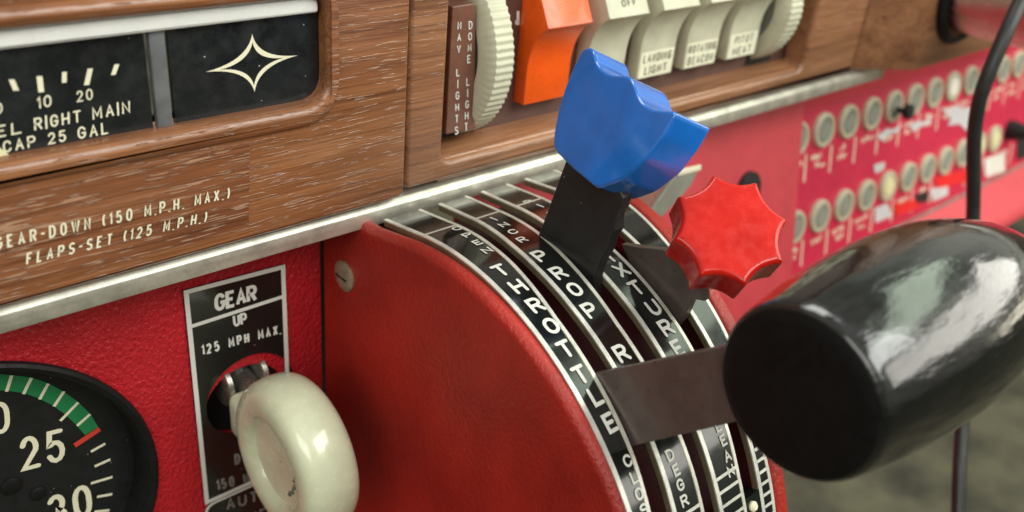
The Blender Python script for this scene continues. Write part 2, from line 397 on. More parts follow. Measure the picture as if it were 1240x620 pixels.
def ptext(mb, txt, p0, p1, p2, P0, n, weight=.15, cap='butt', lift=.012, **kw):
    """txt with its baseline from pixel p0 to p1 of the surface plane and its cap height reaching p2 above p0"""
    a, b, c = (atplane(p, P0, n) for p in (p0, p1, p2))
    text_layout(mb, txt, (b-a).length, (c-a).length, weight, plane_map(a, b, c, n, lift), cap, **kw)
OUT = Vector((0, -1, 0))
def quad_on(mb, pts, P0, n, lift):
    mb.add([atplane(p, P0, n)+n*lift for p in pts], [list(range(len(pts)))])

# ================================================================== THE SETTING AND THE PANEL
fl = MB(); fl.add([(-300,-300,-42),(600,-300,-42),(600,600,-42),(-300,600,-42)], [(0,1,2,3)])
o = fl.build('floor', 'floor'); o['kind'] = 'structure'

HOLE = (7.39, -13.17, 1.04); GC = (1.4, -13.92)
circle = lambda cx, cz, r, n=48: [(cx+r*math.cos(2*math.pi*k/n), cz+r*math.sin(2*math.pi*k/n)) for k in range(n)]
rect = lambda x0, z0, x1, z1: [(x0, z0), (x1, z0), (x1, z1), (x0, z1)]
TN = Vector((0, -1, .19)).normalized(); TP = Vector((0, 0, -11.3))      # the leaning breaker panel
yT = lambda z, out=0.0: .19*(z+11.3)-out*1.018
panel = thing('instrument_panel', 'red lower instrument panel running behind gauge, quadrant and breakers', 'instrument panel', (10, .1, -20))
plate('vinyl_sheet', [rect(-8, -30, 9.25, -7), circle(HOLE[0]-.13, HOLE[1]-.16, .93), circle(*GC, 3.66, 64)], FY(0), .3, .03, 'red_vinyl', panel)
m = MB(); m.prism([(13.4, yT(z, .34), z) for z in (-7, -24)]+[(13.4, yT(z, -.4), z) for z in (-24, -7)], (15.0, 0, 0))
m.build('centre_sheet', 'red_panel', panel, bevel=.06)
m = MB(); m.prism([(28.3, yT(z), z) for z in (-6, -16.75)]+[(28.3, yT(z, -.3), z) for z in (-16.75, -6)], (45, 0, 0))
m.build('breaker_sheet', 'red_band', panel)
lipp = [(28.3, yT(-16.8)-.02, -16.8), (28.3, -1.45, -17.1), (28.3, -2.3, -17.55), (28.3, -2.75, -17.9), (28.3, -2.8, -18.3), (28.3, -2.55, -18.3), (28.3, -1.2, -17.5), (28.3, yT(-16.8, -.3), -16.9)]
m = MB(); m.prism(lipp, (45, 0, 0)); m.build('lower_lip', 'red_panel', panel, sharp=50)
m = MB(); m.box((28.5, yT(-16.75)-.09, -16.86), (73, yT(-16.75)+.02, -16.72)); m.build('edge_moulding', 'grey_print', panel)
m = MB(); m.box((-8, 1.7, -30), (13, 1.8, -7)); m.build('back_board', 'dark_void', panel)

# ---- wood fascia on the left, with its window
ZB = -8.33
fas = thing('wood_fascia', 'walnut-grain fascia on the left with the fuel gauge window cut in it', 'fascia panel', (4, -1.2, ZB))
FF = FY(-1.62)
win = round_poly(rect(-6, -5.96, 8.47, -4.06), [.01, .5, .34, .01], 8)
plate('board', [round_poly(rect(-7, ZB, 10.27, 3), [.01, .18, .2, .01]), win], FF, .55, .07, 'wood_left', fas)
bead_o = round_poly(rect(-6.4, -6.38, 8.70, -3.72), [.01, .75, .5, .01], 8)
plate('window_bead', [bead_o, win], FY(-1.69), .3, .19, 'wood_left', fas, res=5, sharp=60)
F2 = FY(-1.632)
ov = px2(F2, [(-60, 252), (303, 171), (301, 276), (-60, 365)])
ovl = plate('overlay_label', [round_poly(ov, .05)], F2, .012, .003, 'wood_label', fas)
m = MB(); P0 = Vector((0, -1.632, 0))
ptext(m, 'GEAR-DOWN (150 M.P.H. MAX.)', (-6, 303), (276, 240), (-7, 287), P0, OUT, .15, cw=.44, gap=.27, space=.3)
m.build('lettering', 'cream', ovl); m = MB()
ptext(m, 'FLAPS-SET (125 M.P.H.)', (31, 321), (248, 268.5), (32, 306), P0, OUT, .15, cw=.44, gap=.27, space=.3)
m.build('lettering', 'cream', ovl)

# ---- fuel gauge behind the window
fg = thing('fuel_gauge', 'black fuel quantity gauge reading RIGHT MAIN with white scale marks', 'gauge', (4, -1.3, -5.5))
YG = -1.36; PG = Vector((0, YG, 0))
m = MB(); m.box((-6, YG, -6.3), (5.36, YG+.1, -3.9)); m.build('dial_plate', 'window_black', fg)
m = MB()
for a, b in [((36, 293), (66, 340)), ((137, 285), (162, 346)), ((231, 270), (249, 310)), ((318, 318), (344, 256)), ((418, 281), (446, 240))]:
    pass
for (x0, y0, x1, y1, w) in [(42, 298, 60, 340, 22), (147, 286, 154, 346, 22), (241, 270, 240, 310, 18), (338, 257, 324, 319, 20), (438, 241, 424, 281, 18)]:
    x0, y0, x1, y1 = x0/3.1, y0/3.1, x1/3.1, y1/3.1; h = w/6.2
    m = MB(); quad_on(m, [(x0-h, y0), (x1-h, y1), (x1+h, y1-.4), (x0+h, y0-.4)], PG, OUT, .012); m.build('scale_mark', 'cream', fg)
m = MB()
z3 = lambda x, y: (x/3.1, y/3.1)
ptext(m, '0', z3(-26, 432), z3(9, 425), z3(-28, 388), PG, OUT, .13, 'round')
m.build('lettering', 'cream', fg); m = MB(); ptext(m, '10', z3(143, 408), z3(193, 398), z3(140, 363), PG, OUT, .13, 'round', cw=.6)
m.build('lettering', 'cream', fg); m = MB(); ptext(m, '20', z3(287, 384), z3(348, 372), z3(284, 342), PG, OUT, .13, 'round', cw=.6)
m.build('lettering', 'cream', fg); m = MB(); ptext(m, 'FUEL', z3(-150, 543), z3(80, 499), z3(-153, 497), PG, OUT, .14, 'round', cw=.62, gap=.27)
ptext(m, 'RIGHT', z3(128, 489), z3(303, 456), z3(125, 443), PG, OUT, .14, 'round', cw=.62, gap=.27)
ptext(m, 'MAIN', z3(347, 449), z3(488, 422), z3(344, 403), PG, OUT, .14, 'round', cw=.62, gap=.27)
m.build('lettering', 'cream', fg); m = MB(); ptext(m, 'CAP', z3(12, 574), z3(134, 549), z3(8, 530), PG, OUT, .14, 'round', cw=.62, gap=.27)
ptext(m, '25', z3(180, 543), z3(248, 529), z3(177, 499), PG, OUT, .14, 'round', cw=.62, gap=.27)
ptext(m, 'GAL', z3(292, 522), z3(405, 501), z3(289, 477), PG, OUT, .14, 'round', cw=.62, gap=.27)
m.build('lettering', 'cream', fg)
m = MB(); m.add([atY(p, YG-.03) for p in [(-14, 168), (18, 193), (-2, 200), (-30, 190)]], [(0, 1, 2, 3)]); m.build('needle', 'yellow_needle', fg)
m = MB(); m.box((5.42, YG-.05, -6.3), (5.68, YG+.1, -4.1)); m.build('divider_bar', 'divider', fg, bevel=.03)
st = plate('light_strip', [round_poly(rect(-6, -4.36, 8.38, -4.08), [.01, .05, .22, .01])], FY(-1.52), .2, .05, 'white_strip', fg)
ep = thing('emblem_plate', 'blank black cover plate with an outlined four-pointed star', 'cover plate', (7, -1.3, -5.9))
m = MB(); m.box((5.74, YG, -6.3), (8.8, YG+.1, -3.9)); m.build('plate', 'window_black', ep)
def star_loop(pts):
    out = []
    for i in range(4):
        a = Vector(pts[i]); b = Vector(pts[(i+1) % 4]); c = (Vector(pts[0])+Vector(pts[1])+Vector(pts[2])+Vector(pts[3]))/4
        q = c*.78+(a+b)/2*.22
        out += [a*(1-t)**2+q*2*t*(1-t)+b*t*t for t in [k/10 for k in range(10)]]
    return out
so = star_loop([z3(947, 128), z3(772, 270), z3(956, 345), z3(1118, 208)]); si = star_loop([z3(948, 158), z3(826, 262), z3(954, 322), z3(1064, 217)])
m = MB(); n = len(so)
m.add([atY(p, YG-.014) for p in so]+[atY(p, YG-.014) for p in si], [(i, (i+1) % n, n+(i+1) % n, n+i) for i in range(n)])
m.build('star_emblem', 'cream', ep)

# ---- wood switch frame
sf = thing('switch_frame', 'walnut-grain frame around the rocker switches, stepping outward at its right end', 'switch panel', (18, -1, ZB))
FS = FY(-1.42)
hx0 = atY((541, 100), -1.42).x; hz0 = atY((600, 181), -1.42).z; hx1 = atY((988, 20), -1.42).x
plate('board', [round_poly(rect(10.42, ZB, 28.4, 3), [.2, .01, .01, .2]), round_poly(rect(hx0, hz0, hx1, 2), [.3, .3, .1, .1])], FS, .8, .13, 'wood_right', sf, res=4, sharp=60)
m = MB(); m.prism([(28.42, -1.42, ZB-.02), (30.5, -2.57, ZB-.02), (46, -2.62, ZB-.02), (46, -1.6, ZB-.02), (30.6, -1.5, ZB-.02), (28.42, -.9, ZB-.02)], (0, 0, 11))
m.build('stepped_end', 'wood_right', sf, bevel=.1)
YP = -.62
m = MB(); m.box((hx0-.2, YP, -8.2), (hx1+.2, YP+.1, 2)); bp = m.build('back_plate', 'brown_plate', sf)
zi = atY((621, 146), YP).z
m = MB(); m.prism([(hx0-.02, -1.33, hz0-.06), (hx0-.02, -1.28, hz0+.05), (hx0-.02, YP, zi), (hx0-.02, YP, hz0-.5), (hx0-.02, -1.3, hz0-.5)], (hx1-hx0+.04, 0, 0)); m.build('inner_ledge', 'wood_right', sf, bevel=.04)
m = MB()
for px in [(606, 8, 628, 45), (622, 30, 640, 62), (612, 130, 626, 160)]: pass
pl = Vector((0, YP, 0))
for (x, y, w, h) in [(627, 22, 3.5, 17), (626, 27, 5, 5), (631, 63, 3, 20), (629, 112, 5, 5), (640, 4, 4, 4)]:
    quad_on(m, [(x-w/2, y-h/2), (x+w/2, y-h/2-.5), (x+w/2, y+h/2-.5), (x-w/2, y+h/2)], pl, OUT, .01)
for (x, y) in [(868, 66), (865, 58), (915, 48), (914, 38), (806, 82), (763, 72)]:
    quad_on(m, [(x-1.5, y-5), (x+1, y-6), (x+1.6, y+4), (x-1, y+5)], pl, OUT, .01)
m.build('plate_marks', 'silver_txt', bp)
npl = thing('light_switch_placard', 'brown placard reading NAV LIGHTS and DOME LIGHT in upright columns', 'placard', (12, -.8, -7.5))
YN = -1.16
FN = FY(YN)
plate('plate', [round_poly(px2(FN, [(548, 8), (576, 4), (576, 156), (540, 163)]), .04)], FN, .45, .02, 'placard_brown', npl)
m = MB(); z4 = lambda x, y: (380+x/2.819, y/2.819)
PN = Vector((0, YN, 0))
for s, x0, x1, y0, y1 in [('NAV LIGHTS', 496, 486, 74, 432), ('DOME LIGHT', 534, 519, 72, 420)]:
    k = len(s)-1
    for i, c in enumerate(s):
        if c == ' ': continue
        cx = x0+(x1-x0)*i/k; cyy = y0+(y1-y0)*i/k
        w = 13 if c != 'I' else 3
        ptext(m, c, z4(cx-w/2, cyy+28), z4(cx+w/2, cyy+26), z4(cx-w/2, cyy), PN, OUT, .15, lift=.012)
m.build('lettering', 'silver_txt', npl)

# ---- aluminium strip
sl = thing('trim_strip', 'long bare aluminium trim strip between wood fascia and red panel', 'trim', (12, -1.3, -8.8))
def strip_part(name, x0, x1, z0, z1, y0):
    pr = [(x0, y0+.0, z0[0]), (x0, y0, z1[0]-.1), (x0, y0+.12, z1[0]), (x0, y0+.9, z1[0]), (x0, y0+.9, z0[0])]
    m = MB(); a = [(x0, p[1], p[2]) for p in pr]; b = [(x1, p[1], p[2]+(z0[1]-z0[0])) for p in pr]
    m.add(a+b, [list(range(5)), list(range(9, 4, -1))]+[(i, i+5, (i+1) % 5+5, (i+1) % 5) for i in range(5)])
    return m.build(name, 'alu', sl, bevel=.025, segs=2)
strip_part('length', -7, 30.6, (-8.85, -8.93), (-8.41, -8.41), -1.51)

# ---- round gauge, lower left
gg = thing('round_gauge', 'round black engine gauge with green arc and cream numerals', 'gauge', (GC[0], 0, GC[1]-3.6))
YD = .6
m = MB(); m.lathe([(.3, 3.62), (.0, 3.80), (-.08, 3.78), (-.12, 3.72), (-.08, 3.62), (.0, 3.58), (YD-.02, 3.5), (YD+.1, 3.42), (YD+.2, 3.6)], (GC[0], 0, GC[1]), (0, 1, 0), 96, cap=False)
m.build('bezel', 'black_bezel', gg, sharp=25)
m = MB(); m.lathe([(YD+.1, .01), (YD+.1, 3.52), (YD, 3.52), (YD, .01)], (GC[0], 0, GC[1]), (0, 1, 0), 96); m.build('dial', 'black_dial', gg)
PD = Vector((0, YD, 0)); m = MB()
Oa = [(-44, 452), (-14, 452), (12, 454), (38, 457), (58, 464), (77, 474), (95, 487), (109, 501), (119, 517)]; Ia = [(-44, 472), (-14, 472), (8, 473), (29, 476), (46, 482), (64, 491), (78, 501), (92, 514), (103, 527)]
n = len(Oa); m.add([atY(p, YD-.012) for p in Oa]+[atY(p, YD-.012) for p in Ia], [(i, i+1, n+i+1, n+i) for i in range(n-1)])
m.build('green_arc', 'green', gg)
m = MB()
def bar(mb, a, b, w, P0, lift):
    A = atplane(a, P0, OUT); B = atplane(b, P0, OUT); d = (B-A).normalized(); s = d.cross(OUT)*w/2
    mb.add([A+s+OUT*lift, B+s+OUT*lift, B-s+OUT*lift, A-s+OUT*lift], [(0, 1, 2, 3)])
for a, b in [((13.8, 454), (7.6, 473.5)), ((37.7, 457), (28, 476.5)), ((58, 464), (47.5, 483)), ((77, 473.5), (65, 491.5)), ((94.3, 486.7), (72.6, 509)), ((108.7, 501), (92.8, 515)),
             ((127, 536.6), (109.6, 546.4)), ((133.2, 555.6), (114.2, 564.2)), ((135.7, 577), (109.6, 584.7)), ((135.4, 597.8), (117, 601)), ((132, 617.4), (114, 619))]:
    m = MB(); bar(m, a, b, .062, PD, .02); m.build('tick', 'cream', gg)
m = MB(); bar(m, (120.4, 518.6), (89.7, 538.7), .12, PD, .028); m.build('red_line', 'red_mark', gg)
m = MB()
ptext(m, '20', (-40, 535), (13, 522), (-44, 496), PD, OUT, .125, 'round', cw=.7, gap=.2)
m.build('numeral', 'cream', gg); m = MB(); ptext(m, '25', (26, 571), (80, 556.5), (21.5, 531), PD, OUT, .125, 'round', cw=.7, gap=.22)
m.build('numeral', 'cream', gg); m = MB(); ptext(m, '30', (61, 642), (113, 622), (55, 603), PD, OUT, .125, 'round', cw=.7, gap=.2)
m.build('numeral', 'cream', gg)
for p, r in [((14, 588), .2), ((46, 597), .16)]:
    m = MB(); c = atY(p, YD); m.lathe([(0, r), (-.03, r), (-.06, r*.7), (-.065, .01)], c, (0, 1, 0), 24); m.build('dial_screw', 'black_bezel', gg)

# ---- gear placard, override placard and gear lever
gp = thing('gear_placard', 'black placard headed GEAR with silver border around the lever hole', 'placard', (7.3, -.02, -15.8))
FG = FY(-.05); po = px2(FG, [(222, 352), (345, 320), (358, 478), (359, 570), (248, 611)])
po = [po[0], po[1], (po[1][0], po[0][1]-5.75), (po[0][0], po[0][1]-5.75)]
inset = lambda q, d: [(q[0][0]+d, q[0][1]-d), (q[1][0]-d, q[1][1]-d), (q[2][0]-d, q[2][1]+d), (q[3][0]+d, q[3][1]+d)]
plate('plate', [po[::-1], circle(HOLE[0], HOLE[1], HOLE[2]+.02)], FG, .05, .01, 'label', gp)
PGp = Vector((0, -.05, 0))
plate('border', [po[::-1], inset(po, .1)], FY(-.058), .006, .001, 'silver_txt', gp)
m = MB(); a = atY((231, 392), -.06); b = atY((348, 361), -.06); m.box((po[0][0]+.05, -.06, (a.z+b.z)/2-.04), (po[1][0]-.05, -.052, (a.z+b.z)/2+.04)); m.build('rule', 'silver_txt', gp)
m = MB()
ptext(m, 'GEAR', (262, 377), (309, 364.5), (261, 356), PGp, OUT, .19, cw=.5, gap=.24)
m.build('lettering', 'silver_txt', gp); m = MB(); ptext(m, 'UP', (284, 395.5), (298, 392.5), (282.6, 381), PGp, OUT, .18, cw=.46, gap=.26)
m.build('lettering', 'silver_txt', gp); m = MB(); ptext(m, '125 MPH MAX.', (245.4, 430), (339.4, 404), (244, 417.5), PGp, OUT, .18, cw=.5, gap=.22, space=.4)
m.build('lettering', 'silver_txt', gp)
m = MB()
ptext(m, 'DOWN', (284, 563), (322, 552), (283, 550), PGp, OUT, .19, cw=.5, gap=.18)
m.build('worn_lettering', 'grey_print', gp); m = MB(); ptext(m, '150 MPH MAX.', (263.5, 594), (357, 568), (262, 581), PGp, OUT, .19, cw=.5, gap=.18, space=.4)
m.build('worn_lettering', 'grey_print', gp)
op = thing('override_placard', 'black placard with rounded corners and worn AUTO lettering under the gear lever', 'placard', (7.3, -.02, -19))
FO = FY(-.04); zt = po[2][1]-.04
oo = round_poly(rect(6.08, zt-3, 8.5, zt), .28)
plate('plate', [oo], FO, .04, .01, 'label', op)
plate('border', [oo, round_poly(rect(6.14, zt-2.94, 8.44, zt-.06), .23)], FY(-.047), .006, .001, 'silver_txt', op)
m = MB(); PO = Vector((0, -.04, 0))
ptext(m, 'AUTO-EXT', (274, 618), (372, 590), (273, 604), PO, OUT, .16, cw=.62, gap=.2)
m.build('worn_lettering', 'grey_print', op); m = MB(); ptext(m, 'OVERRIDE', (290, 637), (372, 612), (289, 624), PO, OUT, .16, cw=.5, gap=.2)
m.build('worn_lettering', 'grey_print', op)

gl = thing('gear_lever', 'glossy ivory ring-shaped gear lever knob pointing out of its hole', 'lever', (7.39, 0, -13.2))
RC = Vector((7.24, -2.25, -13.28))
m = MB(); nu, nv = 72, 28; vs = []; fs = []
for i in range(nu):
    a = 2*math.pi*i/nu
    for j in range(nv):
        b = 2*math.pi*j/nv; cb, sb = math.cos(b), math.sin(b)
        e = 2/2.5
        rr = 1.27+.48*math.copysign(abs(cb)**e, cb); xx = .62*math.copysign(abs(sb)**e, sb)
        vs.append(RC+Vector((xx, -rr*math.cos(a), rr*math.sin(a))))
for i in range(nu):
    for j in range(nv): fs.append((i*nv+j, ((i+1) % nu)*nv+j, ((i+1) % nu)*nv+(j+1) % nv, i*nv+(j+1) % nv))
# thin web closing the far side of the ring
m.add(vs, fs)
m.lathe([(.3, 1.05), (-.46, 1.04), (-.43, .85), (-.39, .6), (-.37, .3), (-.36, .02)], RC, (1, 0, 0), 40, cap=False)
ring = m.build('ring_knob', 'cream_ring', gl, sharp=70)
for i in range(4):
    m = MB(); f = math.radians(-48+i*17); a = RC+Vector((-.425, -.66*math.cos(f), .66*math.sin(f)))
    m.tube([a+Vector((0, -.07*math.cos(t), .05*math.sin(t))) for t in np.linspace(-2.2, 1.6, 9)], .016, 6)
    m.build('moulded_mark', 'dark_print', ring)
m = MB()
m.box((RC.x-.5, RC.y+1.1, RC.z-.6), (RC.x+.4, -.15, RC.z+.5)); m.build('neck', 'cream_ring', gl, bevel=.22, segs=4, sharp=60)
m = MB(); m.tube([(7.35, 1.4, -12.9), (7.35, .2, -13.0), (7.35, -.5, -13.1)], .3, 20)
fk = m.build('fork', 'steel', gl, sharp=40)
for s in (-1, 1):
    m = MB(); m.lathe([(-.1, .02), (-.1, .42), (-.05, .5), (.05, .5), (.1, .42), (.1, .02)], (7.3+s*.42, .25, -12.85), (1, 0, 0), 28); m.build('prong', 'steel', fk, sharp=40)

# ================================================================== THROTTLE QUADRANT
cy, cz, RQ = -4.2, -14.55, 6.22
def surf(x, th, r=0.0):
    R = RQ+r
    if th < -12:
        a = math.radians(-12); dd = math.radians(-12-th)*RQ
        return Vector((x, cy-R*math.sin(a)+dd*math.cos(a), cz+R*math.cos(a)+dd*math.sin(a)*1.0))
    a = math.radians(th); return Vector((x, cy-R*math.sin(a), cz+R*math.cos(a)))
def cylpx(p, r=0.0):
    d = ray(p); R = RQ+r; oy, oz = CAM.y-cy, CAM.z-cz
    A = d.y*d.y+d.z*d.z; B = 2*(oy*d.y+oz*d.z); Cc = oy*oy+oz*oz-R*R
    t = (-B-math.sqrt(max(0, B*B-4*A*Cc)))/(2*A); P = CAM+d*t
    return P.x, math.degrees(math.atan2(-(P.y-cy), P.z-cz))
E = {
 'T1L': [(-26, 9.78), (-12, 9.68), (0, 9.63), (52, 9.43), (80, 9.32)],
 'T1R': [(-26, 10.72), (-11, 10.57), (-3, 10.50), (6, 10.40), (20, 10.18), (44, 10.03), (54, 9.90), (80, 9.75)],
 'T2L': [(-26, 11.2), (-11, 10.97), (2, 10.75), (9, 10.67), (20, 10.58), (45, 10.46), (56, 10.37), (80, 10.2)],
 'T2R': [(-26, 12.0), (-11, 11.72), (1.6, 11.58), (12, 11.42), (25, 11.25), (46, 11.18), (53, 11.14), (80, 10.9)],
 'T3L': [(-26, 12.4), (-12, 12.1), (-2, 11.95), (15, 11.77), (33, 11.66), (57, 11.5), (80, 11.35)],
 'T3R': [(-26, 13.2), (-8, 12.86), (11, 12.56), (31, 12.47), (49, 12.33), (57, 12.21), (80, 12.05)],
 'T4L': [(-26, 13.7), (-10, 13.45), (7, 13.19), (15, 13.09), (30, 12.92), (50, 12.73), (62, 12.62), (80, 12.5)],
 'T4R': [(-26, 14.7), (-10, 14.42), (0, 14.2), (14, 13.85), (28, 13.56), (35, 13.45), (56, 13.05), (80, 12.9)],
}
def ex(k, th): return float(np.interp(th, [a for a, b in E[k]], [b for a, b in E[k]]))
def band(mb, fl, fr, t0, t1, r0, r1, n=60):
    vs = []; fs = []
    for i in range(n+1):
        t = t0+(t1-t0)*i/n
        vs += [surf(fl(t), t, r0), surf(fr(t), t, r0), surf(fr(t), t, r1), surf(fl(t), t, r1)]
    for i in range(n):
        b = i*4
        for j in range(4): fs.append((b+j, b+(j+1) % 4, b+4+(j+1) % 4, b+4+j))
    fs += [(0, 1, 2, 3), (n*4+3, n*4+2, n*4+1, n*4)]
    mb.add(vs, fs)
tq = thing('throttle_quadrant', 'red arched throttle quadrant with four black lettered slot tracks', 'throttle quadrant', (11.5, -4, -20))
m = MB(); band(m, lambda t: 9.5, lambda t: 13.3, -24, 84, -1.6, -.5); m.build('inner_drum', 'red_inside', tq)
W = .088
def letters(mb, spec, w, h):
    """spec: list of (character, pixel x, pixel y)"""
    for c, px, py in spec:
        x, th = cylpx((px, py)); ww = w*(.18 if c == 'I' else .85 if c in 'LE' else 1.15 if c == 'M' else 1)
        def f(u, v, l, x=x, th=th, ww=ww): return surf(x-ww/2+u, th-math.degrees((v-h/2)/RQ), .02+l)
        text_layout(mb, c, ww, h, .195, f, 'round')
def crossbar(mb, k, th, w=.06, r=.013, a=0, b=0):
    L_, R_ = ex(k+'L', th)+a, ex(k+'R', th)+b
    d = math.degrees(w/2/RQ); mb.add([surf(L_, th-d, r), surf(R_, th-d, r), surf(R_, th+d, r), surf(L_, th+d, r)], [(0, 1, 2, 3)])
SPEC = {
 'T1': ([('O',553.5,277.5),('P',566,285.5),('E',578,294.5),('N',589.5,304)], [('T',606,328),('H',627,347.5),('R',648,370),('O',667,395),('T',684.5,423),('T',702.5,454),('L',720.5,480),('E',738,512)], [('C',759,558),('L',767,578),('O',773,598),('S',779,617),('E',784,636),('D',789,655)]),
 'T2': ([('I',598,266),('N',610,273),('C',621,281.5),('R',632,291)], [('P',654,310.5),('R',676,331),('O',695.5,351),('P',714,376),('R',752,428),('P',771,460),('M',785,490)], [('D',810.5,551),('E',818,569),('G',823,587),('R',828,606)]),
 'T3': ([('R',640,245),('I',654,250),('C',668,259),('H',684,270)], [('M',716,294),('I',736,310),('X',752,327.5),('T',770,349),('U',791,373),('R',806,397),('E',820,422)], [('L',868.5,516),('E',875,533),('A',880,552),('N',884,570)]),
 'T4': ([], [], []),
}
TEND = {'T1': 82, 'T2': 82, 'T3': 82, 'T4': 82}
KIND = {'T1': 'throttle', 'T2': 'propeller', 'T3': 'mixture', 'T4': 'blank'}
for k in ('T1', 'T2', 'T3', 'T4'):
    fl_, fr_ = (lambda t, k=k: ex(k+'L', t)), (lambda t, k=k: ex(k+'R', t))
    m = MB(); band(m, fl_, fr_, -24, TEND[k], -.14, 0); tr = m.build('track_plate', 'brass', tq)
    m = MB(); band(m, lambda t: fl_(t)+W, lambda t: fr_(t)-W, -24, TEND[k], -.02, .006); m.build('label_film', 'label', tr)
    m = MB(); band(m, lambda t: fl_(t)-.004, lambda t: fl_(t)+W, -24, TEND[k], -.02, .009); band(m, lambda t: fr_(t)-W*.8, lambda t: fr_(t)+.004, -24, TEND[k], -.02, .009)
    crossbar(m, k, -10.6, .07)
    if k == 'T2':
        crossbar(m, k, 57.4); 
        for q in range(1, 5): crossbar(m, k, 57.4+q*2.7)
    if k == 'T3':
        for q in range(7): crossbar(m, k, 55.6+q*2.3)
    if k == 'T4':
        for q in range(12): crossbar(m, k, 47+q*2.0, a=W)
    m.build('foil_lines', 'silver', tr)
    a, b, c = SPEC[k]
    if a:
        for sp_, w_, h_ in ((a, .20, .20), (b, .285, .345), (c, .18, .21)):
            m = MB(); letters(m, sp_, w_, h_); m.build('lettering', 'silver_txt', tr)
m = MB(); band(m, lambda t: ex('T3R', t), lambda t: ex('T4L', t), 61.5, 82, -.24, .004); m.build('slot_end', 'label', tq)
xp, tp = cylpx((911, 613)); m = MB(); m.lathe([(0, .1), (.04, .1), (.08, .06), (.085, .01)], surf(xp, tp), surf(0, tp, 1)-surf(0, tp, 0), 20); m.build('rivet', 'cream', tq)
# covers
prof = [(-surf(0, t, -.03).y, surf(0, t, -.03).z) for t in np.linspace(-22, 84, 50)]
prof = prof+[(10.2, -22), (-.05, -22), (-.05, prof[0][1]-.05)]
plate('side_cover', [prof[::-1]], FX(9.28), .36, .18, 'red_cover', tq, res=5, sharp=60)
m = MB(); band(m, lambda t: ex('T4R', t)+.03, lambda t: ex('T4R', t)+.42, -18, 84, -2.2, .03); m.build('far_cover', 'red_cover', tq, bevel=.1, segs=3, sharp=50)
sc = thing('cover_screw', 'tarnished round screw head on the red quadrant side', 'screw', atX((418, 334), 9.25))
c = atX((418, 334), 9.28); m = MB(); m.lathe([(-.0, .35), (-.05, .35), (-.09, .28), (-.115, .15), (-.12, .01)], c, (1, 0, 0), 32); m.build('head', 'tarnish', sc)
m = MB(); m.box((c.x-.125, c.y-.2, c.z-.022), (c.x-.105, c.y+.2, c.z+.022)); m.build('slot', 'dark_void', sc)

# ---- levers
def blade(parent, pts, x, th, mat, bev=.03, name='blade'):
    F = FX(x); q = px2(F, pts)
    return plate(name, [q], F, th, bev, mat, parent, sharp=30)
tl = thing('throttle_lever', 'dark lever with big glossy black barrel grip in the throttle slot', 'lever', (10.2, -7.5, -9.5))
def ext(a, b, k): return (a[0]+(a[0]-b[0])*k, a[1]+(a[1]-b[1])*k)
A, B_, C_, D_ = (723, 452), (885, 417.5), (903, 508), (764, 541)
blade(tl, [ext(A, B_, .18), ext(B_, A, .45), ext(C_, D_, .5), ext(D_, C_, .18)], 10.12, .16, 'blade_brown', .02)
bc = Vector((9.835, -11.051, -7.279)); bd = Vector((1, -.023, -.013)).normalized()
ts = [.3, 1, 2, 3, 4, 4.6, 5, 5.5, 6, 6.4]; rs = [1.31, 1.43, 1.525, 1.568, 1.52, 1.42, 1.32, 1.18, 1.0, .82]
prof = [(0, .01), (0, .6), (.01, 1.0), (.025, 1.1), (.06, 1.2)]+[(.12, 1.26), (.2, 1.29)]
for k in range(45):
    t = .3+6.1*k/44; i = max(j for j in range(len(ts)-1) if ts[j] <= t+1e-6)
    pr_ = rs[max(0, i-1)]; u = (t-ts[i])/(ts[i+1]-ts[i]); prof.append((t, float(np.interp(t, ts, rs))))
rr_ = [r for t, r in prof]
for _ in range(6): rr_ = rr_[:8]+[(rr_[k-1]+2*rr_[k]+rr_[k+1])/4 for k in range(8, len(rr_)-1)]+rr_[-1:]
prof = [(t, r) for (t, _), r in zip(prof, rr_)]+[(6.7, .62), (6.85, .4), (6.9, .01)]
m = MB(); m.lathe([p for p in prof[4:]], bc, bd, 96); grip = m.build('barrel_grip', 'black_paint', tl, sharp=50)
m = MB(); m.lathe(prof[:5]+[(.12, 1.15)], bc, bd, 96, cap=False); m.build('end_cap', 'black_cap', grip, sharp=50)

pl_ = thing('propeller_lever', 'black lever topped with a blue scalloped crown-shaped knob', 'lever', (11.6, -5, -8.6))
b = blade(pl_, [(686, 190), (758, 195), (750, 230), (755, 240), (752, 252), (747, 258), (745, 270), (746, 279), (739, 288), (735, 303), (727, 316), (720, 336), (716, 372), (640, 310), (655, 275)], 11.5, .26, 'blade_black', .05)
bdv = Vector((.97, -.17, -.44)).normalized(); P0 = atX((715, 190), 11.36)
U = Vector((0, -1, 0)); U = (U-bdv*U.dot(bdv)).normalized(); Wv = (-bdv).cross(U)
FB = (P0, U, Wv)
z8 = lambda x, y: (640+x/2.954, 40+y/2.954)
zb_ = lambda x, y: (690+x/4.767, 40+y/4.767)
bl = [z8(*t) for t in [(190, 58), (160, 118), (130, 190), (105, 270), (90, 350), (84, 412), (150, 480), (243, 557), (330, 525), (420, 452), (480, 372)]]
bl += [zb_(*t) for t in [(604, 484), (612, 462), (590, 446), (535, 446), (485, 440), (440, 420), (410, 388), (388, 340), (372, 290), (352, 256), (318, 240), (265, 243), (218, 231), (178, 204), (154, 165), (144, 122), (132, 92), (108, 78)]]
q = px2(FB, bl); rr = [.08]*len(q); rr[5] = .22; rr[7] = .12
plate('crown_knob', [round_poly(q, rr, 4)], FB, .95, .06, 'blue', pl_, res=5, sharp=50)

